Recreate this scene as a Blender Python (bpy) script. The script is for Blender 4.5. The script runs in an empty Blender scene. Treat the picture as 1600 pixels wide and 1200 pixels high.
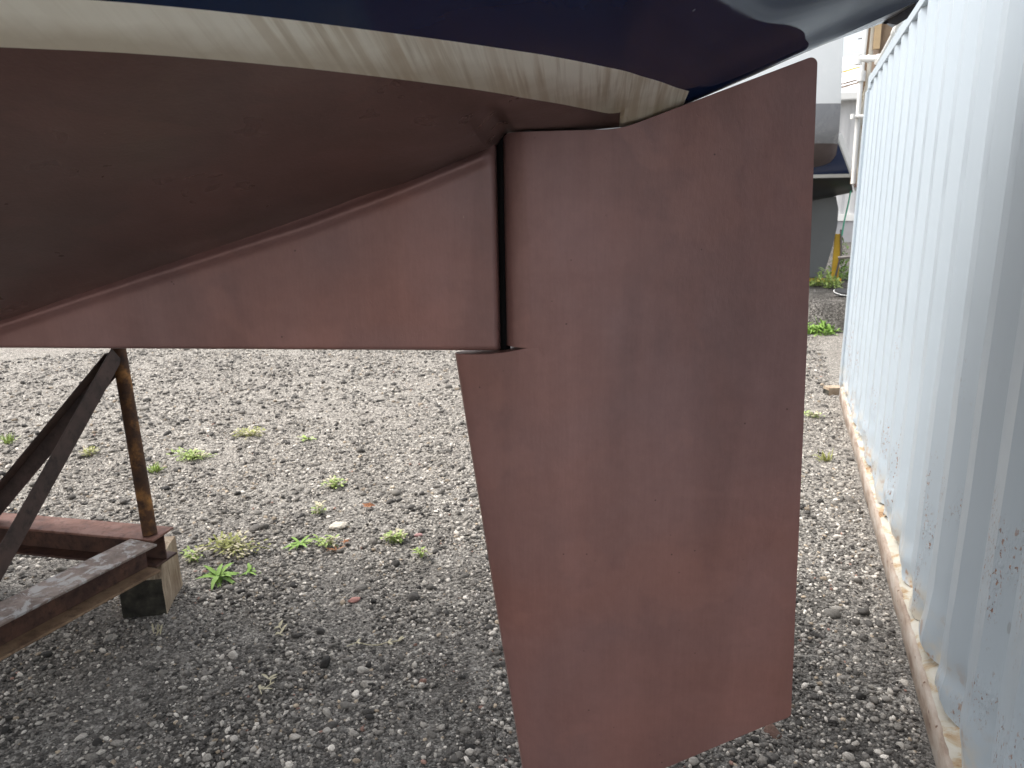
import bpy, bmesh, math, random
import numpy as np
from mathutils import Vector, Matrix, noise
random.seed(7); rng = np.random.default_rng(11)
S = bpy.context.scene
COL = S.collection
R = math.radians

# ------------------------------------------------------------------ helpers
def link(o, parent=None):
    COL.objects.link(o)
    if parent: o.parent = parent
    return o

def tag(o, label=None, cat=None, group=None, kind=None):
    if label: o['label'] = label
    if cat: o['category'] = cat
    if group: o['group'] = group
    if kind: o['kind'] = kind
    return o

def empty(name, loc=(0, 0, 0), rz=0):
    o = bpy.data.objects.new(name, None); o.location = loc; o.rotation_euler = (0, 0, rz)
    o.empty_display_size = .2
    return link(o)

def obj(name, bm, mat, parent=None, smooth=None, bevel=None, loc=None):
    me = bpy.data.meshes.new(name); bm.normal_update(); bm.to_mesh(me); bm.free()
    for m in (mat if isinstance(mat, (list, tuple)) else [mat]): me.materials.append(m)
    if smooth is not None:
        for p in me.polygons: p.use_smooth = True
        me.set_sharp_from_angle(angle=R(smooth))
    o = bpy.data.objects.new(name, me); link(o, parent)
    if loc: o.location = loc
    if bevel:
        b = o.modifiers.new('bevel', 'BEVEL'); b.width = bevel; b.segments = 2
        b.limit_method = 'ANGLE'; b.angle_limit = R(50)
    return o

def box(bm, lo, hi, M=None):
    vs = [bm.verts.new((x, y, z)) for z in (lo[2], hi[2]) for y in (lo[1], hi[1]) for x in (lo[0], hi[0])]
    for f in ((0, 2, 3, 1), (4, 5, 7, 6), (0, 1, 5, 4), (2, 6, 7, 3), (0, 4, 6, 2), (1, 3, 7, 5)):
        bm.faces.new([vs[i] for i in f])
    if M is not None: bmesh.ops.transform(bm, matrix=M, verts=vs)
    return vs

def frame(a, b, up=(0, 0, 1)):
    """matrix whose local X runs from a to b, local Z near up, and the length"""
    a, b = Vector(a), Vector(b); x = (b - a); L = x.length; x.normalize()
    z = Vector(up); z = (z - x * z.dot(x)).normalized(); y = z.cross(x)
    M = Matrix((x, y, z)).transposed().to_4x4(); M.translation = a
    return M, L

def prism(bm, prof, a, b, up=(0, 0, 1)):
    """sweep a closed (y,z) profile from a to b"""
    M, L = frame(a, b, up)
    A = [bm.verts.new(M @ Vector((0, y, z))) for y, z in prof]
    B = [bm.verts.new(M @ Vector((L, y, z))) for y, z in prof]
    n = len(prof)
    for i in range(n): bm.faces.new((A[i], A[(i + 1) % n], B[(i + 1) % n], B[i]))
    bm.faces.new(A[::-1]); bm.faces.new(B)

def tube(bm, pts, r, seg=14, cap=True, r2=None):
    pts = [Vector(p) for p in pts]; rings = []
    for i, p in enumerate(pts):
        d = (pts[min(i + 1, len(pts) - 1)] - pts[max(i - 1, 0)]).normalized()
        s = d.cross(Vector((0.31, 0.2, .93)) if abs(d.z) < .9 else Vector((1, .1, 0))).normalized(); t = d.cross(s)
        rr = r if r2 is None else r + (r2 - r) * i / (len(pts) - 1)
        rings.append([bm.verts.new(p + (s * math.cos(2 * math.pi * k / seg) + t * math.sin(2 * math.pi * k / seg)) * rr) for k in range(seg)])
    for A, B in zip(rings, rings[1:]):
        for k in range(seg): bm.faces.new((A[k], A[(k + 1) % seg], B[(k + 1) % seg], B[k]))
    if cap: bm.faces.new(rings[0][::-1]); bm.faces.new(rings[-1])

def grid(bm, P):
    """P[i][j] -> Vector grid of quads; returns the verts"""
    V = [[bm.verts.new(p) for p in row] for row in P]
    for i in range(len(V) - 1):
        for j in range(len(V[0]) - 1):
            bm.faces.new((V[i][j], V[i + 1][j], V[i + 1][j + 1], V[i][j + 1]))
    return V

def pchip(x, y, q):
    x = np.asarray(x, float); y = np.asarray(y, float); q = np.atleast_1d(np.asarray(q, float))
    h = np.diff(x); d = np.diff(y) / h; n = len(x); m = np.zeros(n)
    for i in range(1, n - 1):
        if d[i - 1] * d[i] > 0:
            w1 = 2 * h[i] + h[i - 1]; w2 = h[i] + 2 * h[i - 1]
            m[i] = (w1 + w2) / (w1 / d[i - 1] + w2 / d[i])
    m[0] = d[0]; m[-1] = d[-1]
    k = np.clip(np.searchsorted(x, q) - 1, 0, n - 2); t = (q - x[k]) / h[k]
    return (y[k] * (1 + 2 * t) * (1 - t) ** 2 + m[k] * h[k] * t * (1 - t) ** 2 + y[k + 1] * t * t * (3 - 2 * t) + m[k + 1] * h[k] * t * t * (t - 1))

# ------------------------------------------------------------------ materials
class NT:
    def __init__(s, name):
        s.m = bpy.data.materials.new(name); s.m.use_nodes = True; s.t = s.m.node_tree; s.n = s.t.nodes
        s.b = s.n['Principled BSDF']; s.tc = s.n.new('ShaderNodeTexCoord')
    def new(s, typ, **kw):
        n = s.n.new(typ)
        for k, v in kw.items():
            if k.startswith('i_'): n.inputs[k[2:].replace('_', ' ')].default_value = v
            else: setattr(n, k, v)
        return n
    def L(s, a, b): s.t.links.new(a, b)
    def coord(s, scale=(1, 1, 1), rot=(0, 0, 0)):
        mp = s.new('ShaderNodeMapping'); mp.inputs['Scale'].default_value = scale; mp.inputs['Rotation'].default_value = rot
        s.L(s.tc.outputs['Object'], mp.inputs[0]); return mp.outputs[0]
    def noise(s, sc=5, det=4, rough=.55, scale=(1, 1, 1), dist=0, rot=(0, 0, 0)):
        n = s.new('ShaderNodeTexNoise'); n.inputs['Scale'].default_value = sc; n.inputs['Detail'].default_value = det
        n.inputs['Roughness'].default_value = rough; n.inputs['Distortion'].default_value = dist
        s.L(s.coord(scale, rot), n.inputs['Vector']); return n.outputs['Fac']
    def voro(s, sc=5, out='Distance', feature='F1', scale=(1, 1, 1), rnd=1):
        n = s.new('ShaderNodeTexVoronoi'); n.feature = feature; n.inputs['Scale'].default_value = sc; n.inputs['Randomness'].default_value = rnd
        s.L(s.coord(scale), n.inputs['Vector']); return n.outputs[out]
    def ramp(s, f, stops, interp='LINEAR'):
        r = s.new('ShaderNodeValToRGB'); r.color_ramp.interpolation = interp; e = r.color_ramp.elements
        while len(e) < len(stops): e.new(.5)
        for el, (p, c) in zip(e, stops):
            el.position = p; el.color = (*(c if isinstance(c, (tuple, list)) else (c, c, c)), 1)
        s.L(f, r.inputs[0]); return r.outputs[0]
    def mix(s, f, a, b, mode='MIX'):
        n = s.new('ShaderNodeMix'); n.data_type = 'RGBA'; n.blend_type = mode
        for sock, v in ((n.inputs[0], f), (n.inputs[6], a), (n.inputs[7], b)):
            if isinstance(v, (int, float)): sock.default_value = v
            elif isinstance(v, tuple): sock.default_value = (*v, 1)
            else: s.L(v, sock)
        return n.outputs[2]
    def math(s, op, a, b=0.):
        n = s.new('ShaderNodeMath'); n.operation = op
        for sock, v in ((n.inputs[0], a), (n.inputs[1], b)):
            if isinstance(v, (int, float)): sock.default_value = v
            else: s.L(v, sock)
        return n.outputs[0]
    def pos(s, ax):
        n = s.new('ShaderNodeSeparateXYZ'); s.L(s.tc.outputs['Object'], n.inputs[0]); return n.outputs[ax]
    def bump(s, h, st=.3, d=.01):
        n = s.new('ShaderNodeBump'); n.inputs['Strength'].default_value = st; n.inputs['Distance'].default_value = d
        s.L(h, n.inputs['Height'])
        if s.b.inputs['Normal'].links: s.L(s.b.inputs['Normal'].links[0].from_socket, n.inputs['Normal'])
        s.L(n.outputs[0], s.b.inputs['Normal'])
    def done(s, col=None, rough=None, metal=0., spec=.5, coat=0.):
        b = s.b
        for k, v in (('Base Color', col), ('Roughness', rough)):
            if v is None: continue
            if isinstance(v, tuple): b.inputs[k].default_value = (*v, 1)
            elif isinstance(v, (int, float)): b.inputs[k].default_value = v
            else: s.L(v, b.inputs[k])
        b.inputs['Metallic'].default_value = metal; b.inputs['Specular IOR Level'].default_value = spec
        b.inputs['Coat Weight'].default_value = coat
        return s.m

def simple(name, col, rough=.6, var=.25, sc=6, bump=0, metal=0., spec=.5):
    t = NT(name); f = t.noise(sc, 5)
    c = t.mix(f, tuple(x * (1 - var) for x in col), tuple(min(1, x * (1 + var)) for x in col))
    if bump: t.bump(t.noise(sc * 8, 4), bump, .005)
    return t.done(c, rough, metal, spec)

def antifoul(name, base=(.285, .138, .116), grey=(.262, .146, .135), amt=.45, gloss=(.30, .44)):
    t = NT(name)
    big = t.ramp(t.noise(2.0, 4, .5, dist=.4), [(.36, 0.), (.64, 1.)])
    c = t.mix(big, base, grey)
    # overlapping roller passes: broad upright lanes with some short level ones
    roll = t.ramp(t.noise(1., 2, .5, scale=(5.5, 5.5, .9), dist=.15), [(.38, .72), (.455, .95), (.56, 1.03), (.64, 1.22)])
    c = t.mix(amt, c, roll, 'MULTIPLY')
    roll2 = t.ramp(t.noise(1., 2, .5, scale=(2.2, 2.2, 5.5), dist=.2), [(.42, .90), (.47, 1.0), (.58, 1.0), (.62, 1.16)])
    c = t.mix(amt * .8, c, roll2, 'MULTIPLY')
    fine = t.ramp(t.noise(1., 3, .7, scale=(150, 150, 9)), [(.3, .93), (.7, 1.06)])
    c = t.mix(.5, c, fine, 'MULTIPLY')
    mott = t.ramp(t.noise(34, 5, .7), [(.3, .90), (.7, 1.09)])
    c = t.mix(.6, c, mott, 'MULTIPLY')
    # later touch-up coat with a soft edge
    patch = t.ramp(t.noise(3.2, 4, .5, dist=.3), [(.57, 0.), (.60, 1.)])
    c = t.mix(t.math('MULTIPLY', patch, .30 * amt), c, (.44, .21, .17))
    # small dark scabs and pale nicks
    sp = t.ramp(t.voro(24), [(.0, 1.), (.035, 1.), (.06, 0.)])
    gate = t.ramp(t.noise(6, 2), [(.48, 0.), (.56, 1.)])
    c = t.mix(t.math('MULTIPLY', t.math('MULTIPLY', sp, gate), .75), c, (.06, .03, .028))
    nick = t.ramp(t.voro(13, scale=(1, 1, .5)), [(.0, 1.), (.014, 1.), (.02, 0.)])
    c = t.mix(t.math('MULTIPLY', nick, .5), c, (.42, .27, .23))
    rr = t.ramp(t.noise(1., 3, .6, scale=(6, 6, 1.5), dist=.3), [(.35, gloss[0]), (.65, gloss[1])])
    t.bump(t.noise(1., 4, .6, scale=(130, 130, 60)), .13, .004)
    if amt > .3: t.bump(t.ramp(t.voro(45), [(0, 1.), (.09, 0.)]), .16, .002)
    t.bump(t.noise(5, 3), .16 if amt > .3 else .06, .02)
    return t.done(c, rr, .25, .5)
M = {}
M['antifoul'] = antifoul('antifouling_paint'); M['antifoul_shade'] = antifoul('shaded_antifouling_paint', (.162, .086, .073), (.152, .096, .085), .2, (.27, .40))  # second is the same paint, base colour darkened as shade under the hull

def gelcoat(name, col, rough=.07):
    t = NT(name)
    sc = t.ramp(t.noise(3, 6, .65, dist=1.), [(.5, 0.), (.75, 1.)])
    c = t.mix(t.math('MULTIPLY', sc, .25), col, tuple(min(1, x * 1.6 + .015) for x in col))
    chips = t.ramp(t.voro(9), [(0, 1.), (.02, 1.), (.03, 0.)])
    c = t.mix(t.math('MULTIPLY', chips, .5), c, (.30, .31, .33))
    r = t.ramp(t.noise(6, 5, .6), [(.4, rough * .8), (.7, rough * 2.)])
    t.bump(t.noise(1.6, 2), .02, .03)
    return t.done(c, r, 0, .5)
M['navy'] = gelcoat('navy_gelcoat', (.006, .017, .056))

t = NT('stained_white_gelcoat')       # boot stripe: brown runs down the stripe, scum line at its lower edge
w = t.pos(2)
runs = t.ramp(t.noise(1., 4, .62, scale=(64, 1.6, 2.), dist=.06, rot=(0, 0, R(-6))), [(.47, 0.), (.60, 1.)])
runs2 = t.ramp(t.noise(1., 3, .6, scale=(100, 3, 4), dist=.06, rot=(0, 0, R(-6))), [(.50, 0.), (.70, 1.)])
where = t.math('MULTIPLY', t.ramp(t.noise(3, 3), [(.34, .15), (.6, 1.)]), t.ramp(t.math('ADD', t.pos(0), .55), [(.0, .10), (.30, .45), (.5, 1.)]))
c = t.mix(t.noise(4, 4), (.82, .75, .62), (.88, .83, .73))
c = t.mix(t.math('MULTIPLY', t.math('MULTIPLY', runs, where), .62), c, (.44, .33, .20))
c = t.mix(t.math('MULTIPLY', t.math('MULTIPLY', runs2, where), .6), c, (.40, .32, .21))
scum = t.math('MULTIPLY', t.ramp(t.math('ADD', w, t.math('MULTIPLY', t.noise(14, 5), .03)), [(.0, 0.), (1., 1.)]), 1.)
mr = t.new('ShaderNodeMapRange'); mr.inputs[1].default_value = 1.852; mr.inputs[2].default_value = 1.834; t.L(t.math('ADD', w, t.math('MULTIPLY', t.math('SUBTRACT', t.noise(20, 5), .5), .02)), mr.inputs[0])
c = t.mix(t.math('MULTIPLY', mr.outputs[0], .55), c, (.40, .31, .20))
M['stripe'] = t.done(c, .32, 0, .5)

M['grey_gel'] = gelcoat('grey_gelcoat', (.28, .27, .27), .2)
M['deck'] = simple('deck_grey', (.6, .6, .58), .6)
M['gap_shade'] = simple('gap_shade_black', (.008, .007, .007), .9, spec=.1)  # near-black colour stands in for shade inside the rudder gap

def rusty(name, dark, mid, light, lo=.42, hi=.6, peel=(.5, .48, .45), peelamt=0., metal=.1):
    t = NT(name)
    a = t.noise(7, 7, .65); b = t.noise(30, 5, .7)
    c = t.ramp(a, [(.3, dark), (lo + .05, mid), (hi + .1, light)])
    c = t.mix(t.ramp(b, [(.5, 0.), (.68, .75)]), c, dark)
    if peelamt:
        p = t.ramp(t.noise(1, 6, .68, scale=(16, 16, 16), dist=.6), [(.50, 0.), (.58, 1.)])
        c = t.mix(t.math('MULTIPLY', p, peelamt), c, peel)
    t.bump(b, .35, .004); t.bump(t.noise(90, 3), .2, .002)
    return t.done(c, .72, metal, .4)
M['rust'] = rusty('rusty_brown_steel', (.035, .020, .017), (.085, .045, .035), (.17, .085, .055))
M['rust_flange'] = rusty('worn_flange_steel', (.12, .085, .07), (.26, .20, .17), (.38, .32, .28), peel=(.50, .49, .48), peelamt=.75)
M['rust_tan'] = rusty('tan_rusted_flange', (.10, .06, .04), (.26, .165, .10), (.36, .25, .16))
M['rust_red'] = rusty('red_oxide_steel', (.12, .058, .045), (.27, .135, .10), (.36, .20, .155), peel=(.45, .36, .33), peelamt=.1)
M['pipe_rust'] = rusty('rusty_pipe', (.022, .015, .013), (.10, .045, .02), (.42, .20, .06), .46, .56)
M['brace'] = rusty('dark_painted_steel', (.035, .026, .024), (.075, .052, .046), (.12, .078, .066))

t = NT('weathered_timber')
g = t.noise(1, 5, .7, scale=(60, 60, 5), dist=1.2); c = t.ramp(g, [(.3, (.20, .145, .10)), (.5, (.42, .33, .24)), (.7, (.56, .47, .36))])
c = t.mix(t.ramp(t.noise(5, 4), [(.5, 0.), (.7, .6)]), c, (.20, .13, .08))
t.bump(g, .5, .006); M['timber'] = t.done(c, .85, 0, .2)
t = NT('tarred_end_grain')
c = t.ramp(t.noise(16, 6), [(.35, (.020, .019, .016)), (.55, (.050, .046, .036)), (.72, (.10, .09, .07))]); t.bump(t.noise(40, 4), .5, .006)
M['tar'] = t.done(c, .85, 0, .25)
M['mossy'] = simple('mossy_timber', (.13, .11, .06), .9, .5, 14, .5)

# container paint
t = NT('chipped_container_paint')
z = t.pos(2)
c = t.mix(t.noise(1.3, 5, .6), (.405, .465, .512), (.455, .512, .556))
c = t.mix(t.ramp(t.noise(1, 4, .6, scale=(8, 8, .8)), [(.45, 0.), (.75, .35)]), c, (.375, .43, .48))
low = t.new('ShaderNodeMapRange'); low.inputs[1].default_value = 1.25; low.inputs[2].default_value = .15; t.L(z, low.inputs[0])
low2 = t.new('ShaderNodeMapRange'); low2.inputs[1].default_value = .34; low2.inputs[2].default_value = .14; t.L(z, low2.inputs[0])
clus = t.ramp(t.noise(1, 3, .5, scale=(4, 5.5, 3.0)), [(.53, 0.), (.62, 1.)])
bl = t.ramp(t.noise(1, 4, .65, scale=(48, 48, 30)), [(.44, 0.), (.62, 1.)])
blister = t.math('MULTIPLY', t.math('MULTIPLY', bl, clus), t.math('MINIMUM', t.math('MULTIPLY', low.outputs[0], 2.2), 1.))
chip = t.math('MULTIPLY', t.math('MULTIPLY', t.ramp(t.noise(1, 4, .6, scale=(100, 100, 60)), [(.60, 0.), (.615, 1.)]), clus), t.math('MINIMUM', t.math('MULTIPLY', low.outputs[0], 2.), 1.))
c = t.mix(t.math('MULTIPLY', t.ramp(t.noise(9, 5), [(.45, 0.), (.6, 1.)]), t.math('MULTIPLY', low2.outputs[0], .75)), c, (.58, .50, .38))
c = t.mix(t.math('MULTIPLY', t.ramp(t.noise(14, 5), [(.58, 0.), (.64, 1.)]), t.math('MULTIPLY', low2.outputs[0], .8)), c, (.36, .19, .08))
c = t.mix(chip, c, t.ramp(t.noise(60, 3), [(.4, (.16, .06, .025)), (.6, (.34, .15, .06))]))
scr = t.ramp(t.voro(3.1, scale=(1, 1, .35)), [(0, 1.), (.016, 1.), (.02, 0.)])
c = t.mix(t.math('MULTIPLY', scr, .35), c, (.18, .15, .13))
t.bump(blister, .4, .004); t.bump(t.noise(40, 3), .05, .004); t.bump(t.noise(3, 3), .12, .02)
M['cont'] = t.done(c, t.ramp(t.noise(5, 4), [(.4, .34), (.7, .5)]), 0, .5)
t = NT('rusty_container_ledge')
c = t.ramp(t.noise(1, 6, .65, scale=(9, 9, 9), dist=.6), [(.32, (.20, .095, .04)), (.41, (.36, .27, .17)), (.5, (.44, .41, .34)), (.7, (.49, .475, .43))])
t.bump(t.noise(40, 5), .5, .005); M['ledge'] = t.done(c, .8, 0, .3)
t = NT('brown_rail_paint')
c = t.ramp(t.noise(1, 6, .65, scale=(14, 5, 14)), [(.33, (.20, .14, .105)), (.46, (.32, .255, .205)), (.6, (.40, .345, .295)), (.72, (.47, .425, .375))])
c = t.mix(t.ramp(t.voro(22), [(0, 1.), (.09, .9), (.14, 0.)]), c, (.13, .07, .045))
t.bump(t.noise(60, 4), .4, .003); M['rail'] = t.done(c, .75, 0, .3)

M['pvc'] = simple('white_pvc', (.74, .73, .70), .35, .08, 3)
M['pvc_dirty'] = simple('weathered_pvc', (.58, .54, .46), .5, .25, 9)
M['plank'] = simple('tan_plank', (.42, .30, .17), .8, .3, 9, .3)
M['plank_dark'] = simple('brown_plank', (.20, .14, .09), .85, .4, 9, .3)
M['plank_pink'] = simple('pale_plank', (.55, .43, .34), .8, .2, 9, .3)
M['white_hull'] = gelcoat('white_gelcoat', (.80, .83, .84), .12)
M['grey_band'] = gelcoat('grey_hull_band', (.27, .28, .30), .2)
M['brown_bottom'] = simple('brown_bottom_paint', (.11, .085, .085), .55)
M['black_bottom'] = simple('black_bottom_paint', (.022, .022, .024), .35)
M['grey_rudder'] = simple('grey_rudder_paint', (.125, .13, .13), .6, .15, 2)
M['white_trim'] = simple('white_trim', (.72, .72, .70), .35, .08)
M['yellow'] = simple('yellow_paint', (.62, .38, .03), .55, .25, 12)
M['steel'] = simple('dull_steel', (.14, .125, .115), .5, .3, 14, 0, .3)
M['black'] = simple('black_rubber', (.02, .02, .02), .6)
M['rope'] = simple('green_rope', (.10, .42, .27), .7)
M['clad'] = simple('white_cladding', (.52, .52, .52), .55, .06)
M['roofing'] = simple('pale_metal_roof', (.80, .80, .82), .4, .05)
M['clad_grey'] = simple('grey_door_panel', (.33, .33, .34), .6, .1)

# ------------------------------------------------------------------ camera (from the fitted view)
cam = bpy.data.cameras.new('camera'); co = link(bpy.data.objects.new('camera', cam)); S.camera = co
F = Vector((-0.34338335, 0.90991953, -0.23266785)); Rr = Vector((0.93685698, 0.34932176, -0.0165317)); U = Vector((-0.06623343, 0.22365321, 0.97241574))
CM = Matrix((Rr, U, -F)).transposed().to_4x4(); CM.translation = (0, 0, 1.643); co.matrix_world = CM
cam.sensor_width = 36; cam.lens = 1125 / 1600 * 36; cam.clip_start = .02; cam.clip_end = 2000
cam.dof.use_dof = True; cam.dof.focus_distance = 1.6; cam.dof.aperture_fstop = 9

# ------------------------------------------------------------------ light
wd = bpy.data.worlds.new('World'); S.world = wd; wd.use_nodes = True
nt = wd.node_tree; sky = nt.nodes.new('ShaderNodeTexSky'); sky.sky_type = 'NISHITA'; sky.sun_disc = False
SUN_EL, SUN_AZ = R(61), R(254)                      # azimuth clockwise from +Y
sky.sun_elevation = SUN_EL; sky.sun_rotation = SUN_AZ; sky.air_density = 1.3; sky.dust_density = 6; sky.ozone_density = 1.0
hs = nt.nodes.new('ShaderNodeHueSaturation'); hs.inputs['Saturation'].default_value = .28
nt.links.new(sky.outputs[0], hs.inputs['Color']); nt.links.new(hs.outputs[0], nt.nodes['Background'].inputs[0])
nt.nodes['Background'].inputs[1].default_value = .15
sl = bpy.data.lights.new('sun', 'SUN'); sl.energy = .55; sl.angle = R(22); sl.color = (1, .975, .94)
so = link(bpy.data.objects.new('sun', sl))
sd = Vector((math.sin(SUN_AZ) * math.cos(SUN_EL), math.cos(SUN_AZ) * math.cos(SUN_EL), math.sin(SUN_EL)))
so.rotation_euler = (-sd).to_track_quat('-Z', 'Y').to_euler(); so.location = sd * 30
S.view_settings.view_transform = 'Standard'; S.view_settings.look = 'None'; S.view_settings.gamma = 1
S.view_settings.exposure = 1.3
S.cycles.max_bounces = 8

# ------------------------------------------------------------------ ground
def ground_mat(name, tint=1.):
    t = NT(name)
    cell = t.voro(150, 'Color'); sp = t.new('ShaderNodeSeparateColor'); t.L(cell, sp.inputs[0])
    stone = t.ramp(sp.outputs[0], [(0., (.045, .043, .041)), (.3, (.10, .096, .09)), (.6, (.20, .19, .178)), (.8, (.36, .345, .32)), (1., (.60, .58, .54))])
    cell2 = t.voro(60, 'Color'); sp2 = t.new('ShaderNodeSeparateColor'); t.L(cell2, sp2.inputs[0])
    stone2 = t.ramp(sp2.outputs[1], [(0., (.05, .048, .045)), (.5, (.15, .14, .13)), (.85, (.36, .34, .31)), (1., (.55, .53, .5))])
    c = t.mix(.45, stone, stone2)
    d = t.new('ShaderNodeSeparateXYZ'); t.L(t.tc.outputs['Object'], d.inputs[0])
    # dark cinder dirt near the boat and the container, pale washed gravel farther out in the yard
    along = t.math('ADD', t.math('MULTIPLY', d.outputs[0], -.40), t.math('MULTIPLY', d.outputs[1], .80))
    along = t.math('ADD', along, t.math('MULTIPLY', t.math('SUBTRACT', t.noise(.9, 4), .5), 2.2))
    mr = t.new('ShaderNodeMapRange'); mr.inputs[1].default_value = 1.4; mr.inputs[2].default_value = 4.6; t.L(along, mr.inputs[0])
    dirt = t.mix(t.noise(8, 6, .7), (.040, .037, .034), (.085, .078, .072))
    nm = t.ramp(t.noise(2.6, 6, .65), [(.36, 0.), (.62, 1.)])
    near = t.mix(t.math('MULTIPLY', nm, .72), c, dirt)
    near = t.mix(1., near, (1.0, .99, .97), 'MULTIPLY')
    far = t.mix(t.ramp(t.noise(1.3, 6, .7), [(.45, 0.), (.7, .4)]), t.mix(1., c, (1.28, 1.24, 1.18), 'MULTIPLY'), (.21, .185, .16))
    col = t.mix(mr.outputs[0], near, far)
    t.bump(t.ramp(t.voro(150), [(0, 1.), (.7, 0.)]), .8, .006); t.bump(t.ramp(t.voro(60), [(0, 1.), (.7, 0.)]), .6, .012)
    return t.done(col, .9, 0, .25)
M['ground'] = ground_mat('gravel_ground')
bm = bmesh.new()
xs = np.concatenate([[-400, -120, -40], np.linspace(-16, 6, 89), [20, 60, 400]]); ys_ = np.concatenate([[-300, -60, -12], np.linspace(-4, 14, 73), [30, 80, 500]])
def gz(x, y):
    if abs(x) > 16 or abs(y) > 14: return 0.
    e = min(1, (16 - abs(x)) / 3, (14 - abs(y)) / 3) if True else 1
    return .022 * noise.noise((x * .7, y * .7, 0)) * max(0, e) + .008 * noise.noise((x * 2.6, y * 2.6, 3)) * max(0, e)
grid(bm, [[(x, y, gz(x, y)) for y in ys_] for x in xs])
bmesh.ops.recalc_face_normals(bm, faces=bm.faces)
g = obj('ground', bm, M['ground'], smooth=180); tag(g, kind='structure')
if g.data.polygons[0].normal.z < 0: g.data.flip_normals()

# low bank of gravel at the back of the yard, carrying the other boats
BZ = .42
bm = bmesh.new(); P = []
for x in np.linspace(-3., 4., 71):
    e = .14 * noise.noise((x * 2.2, 0, 5)) + .06 * noise.noise((x * 7, 0, 5))
    row = []
    for y, z in ((10.3, -.03), (10.42, .12), (10.5, .27), (10.62, .38), (10.85, BZ), (11.4, BZ), (12.2, BZ), (14, BZ), (20, BZ), (34, BZ)):
        row.append((x if y < 12 else x * (1 + (y - 12) * .25), y + (e if y < 11 else 0), z + (.04 * noise.noise((x * 5, y * 9, 1)) if z > 0 else 0)))
    P.append(row)
grid(bm, P); bmesh.ops.recalc_face_normals(bm, faces=bm.faces)
t = NT('bank_gravel')
cell = t.voro(70, 'Color'); sp = t.new('ShaderNodeSeparateColor'); t.L(cell, sp.inputs[0])
c = t.ramp(sp.outputs[0], [(0., (.035, .033, .03)), (.5, (.11, .10, .09)), (1., (.34, .32, .29))])
c = t.mix(t.ramp(t.noise(3, 5), [(.4, 0.), (.65, .75)]), c, (.05, .046, .04)); t.bump(t.voro(70), .9, .02)
M['bank'] = t.done(c, .95, 0, .2)
b_ = obj('embankment', bm, M['bank'], smooth=60); tag(b_, kind='structure')
if sum(p.normal.z for p in b_.data.polygons) < 0: b_.data.flip_normals()

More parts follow.
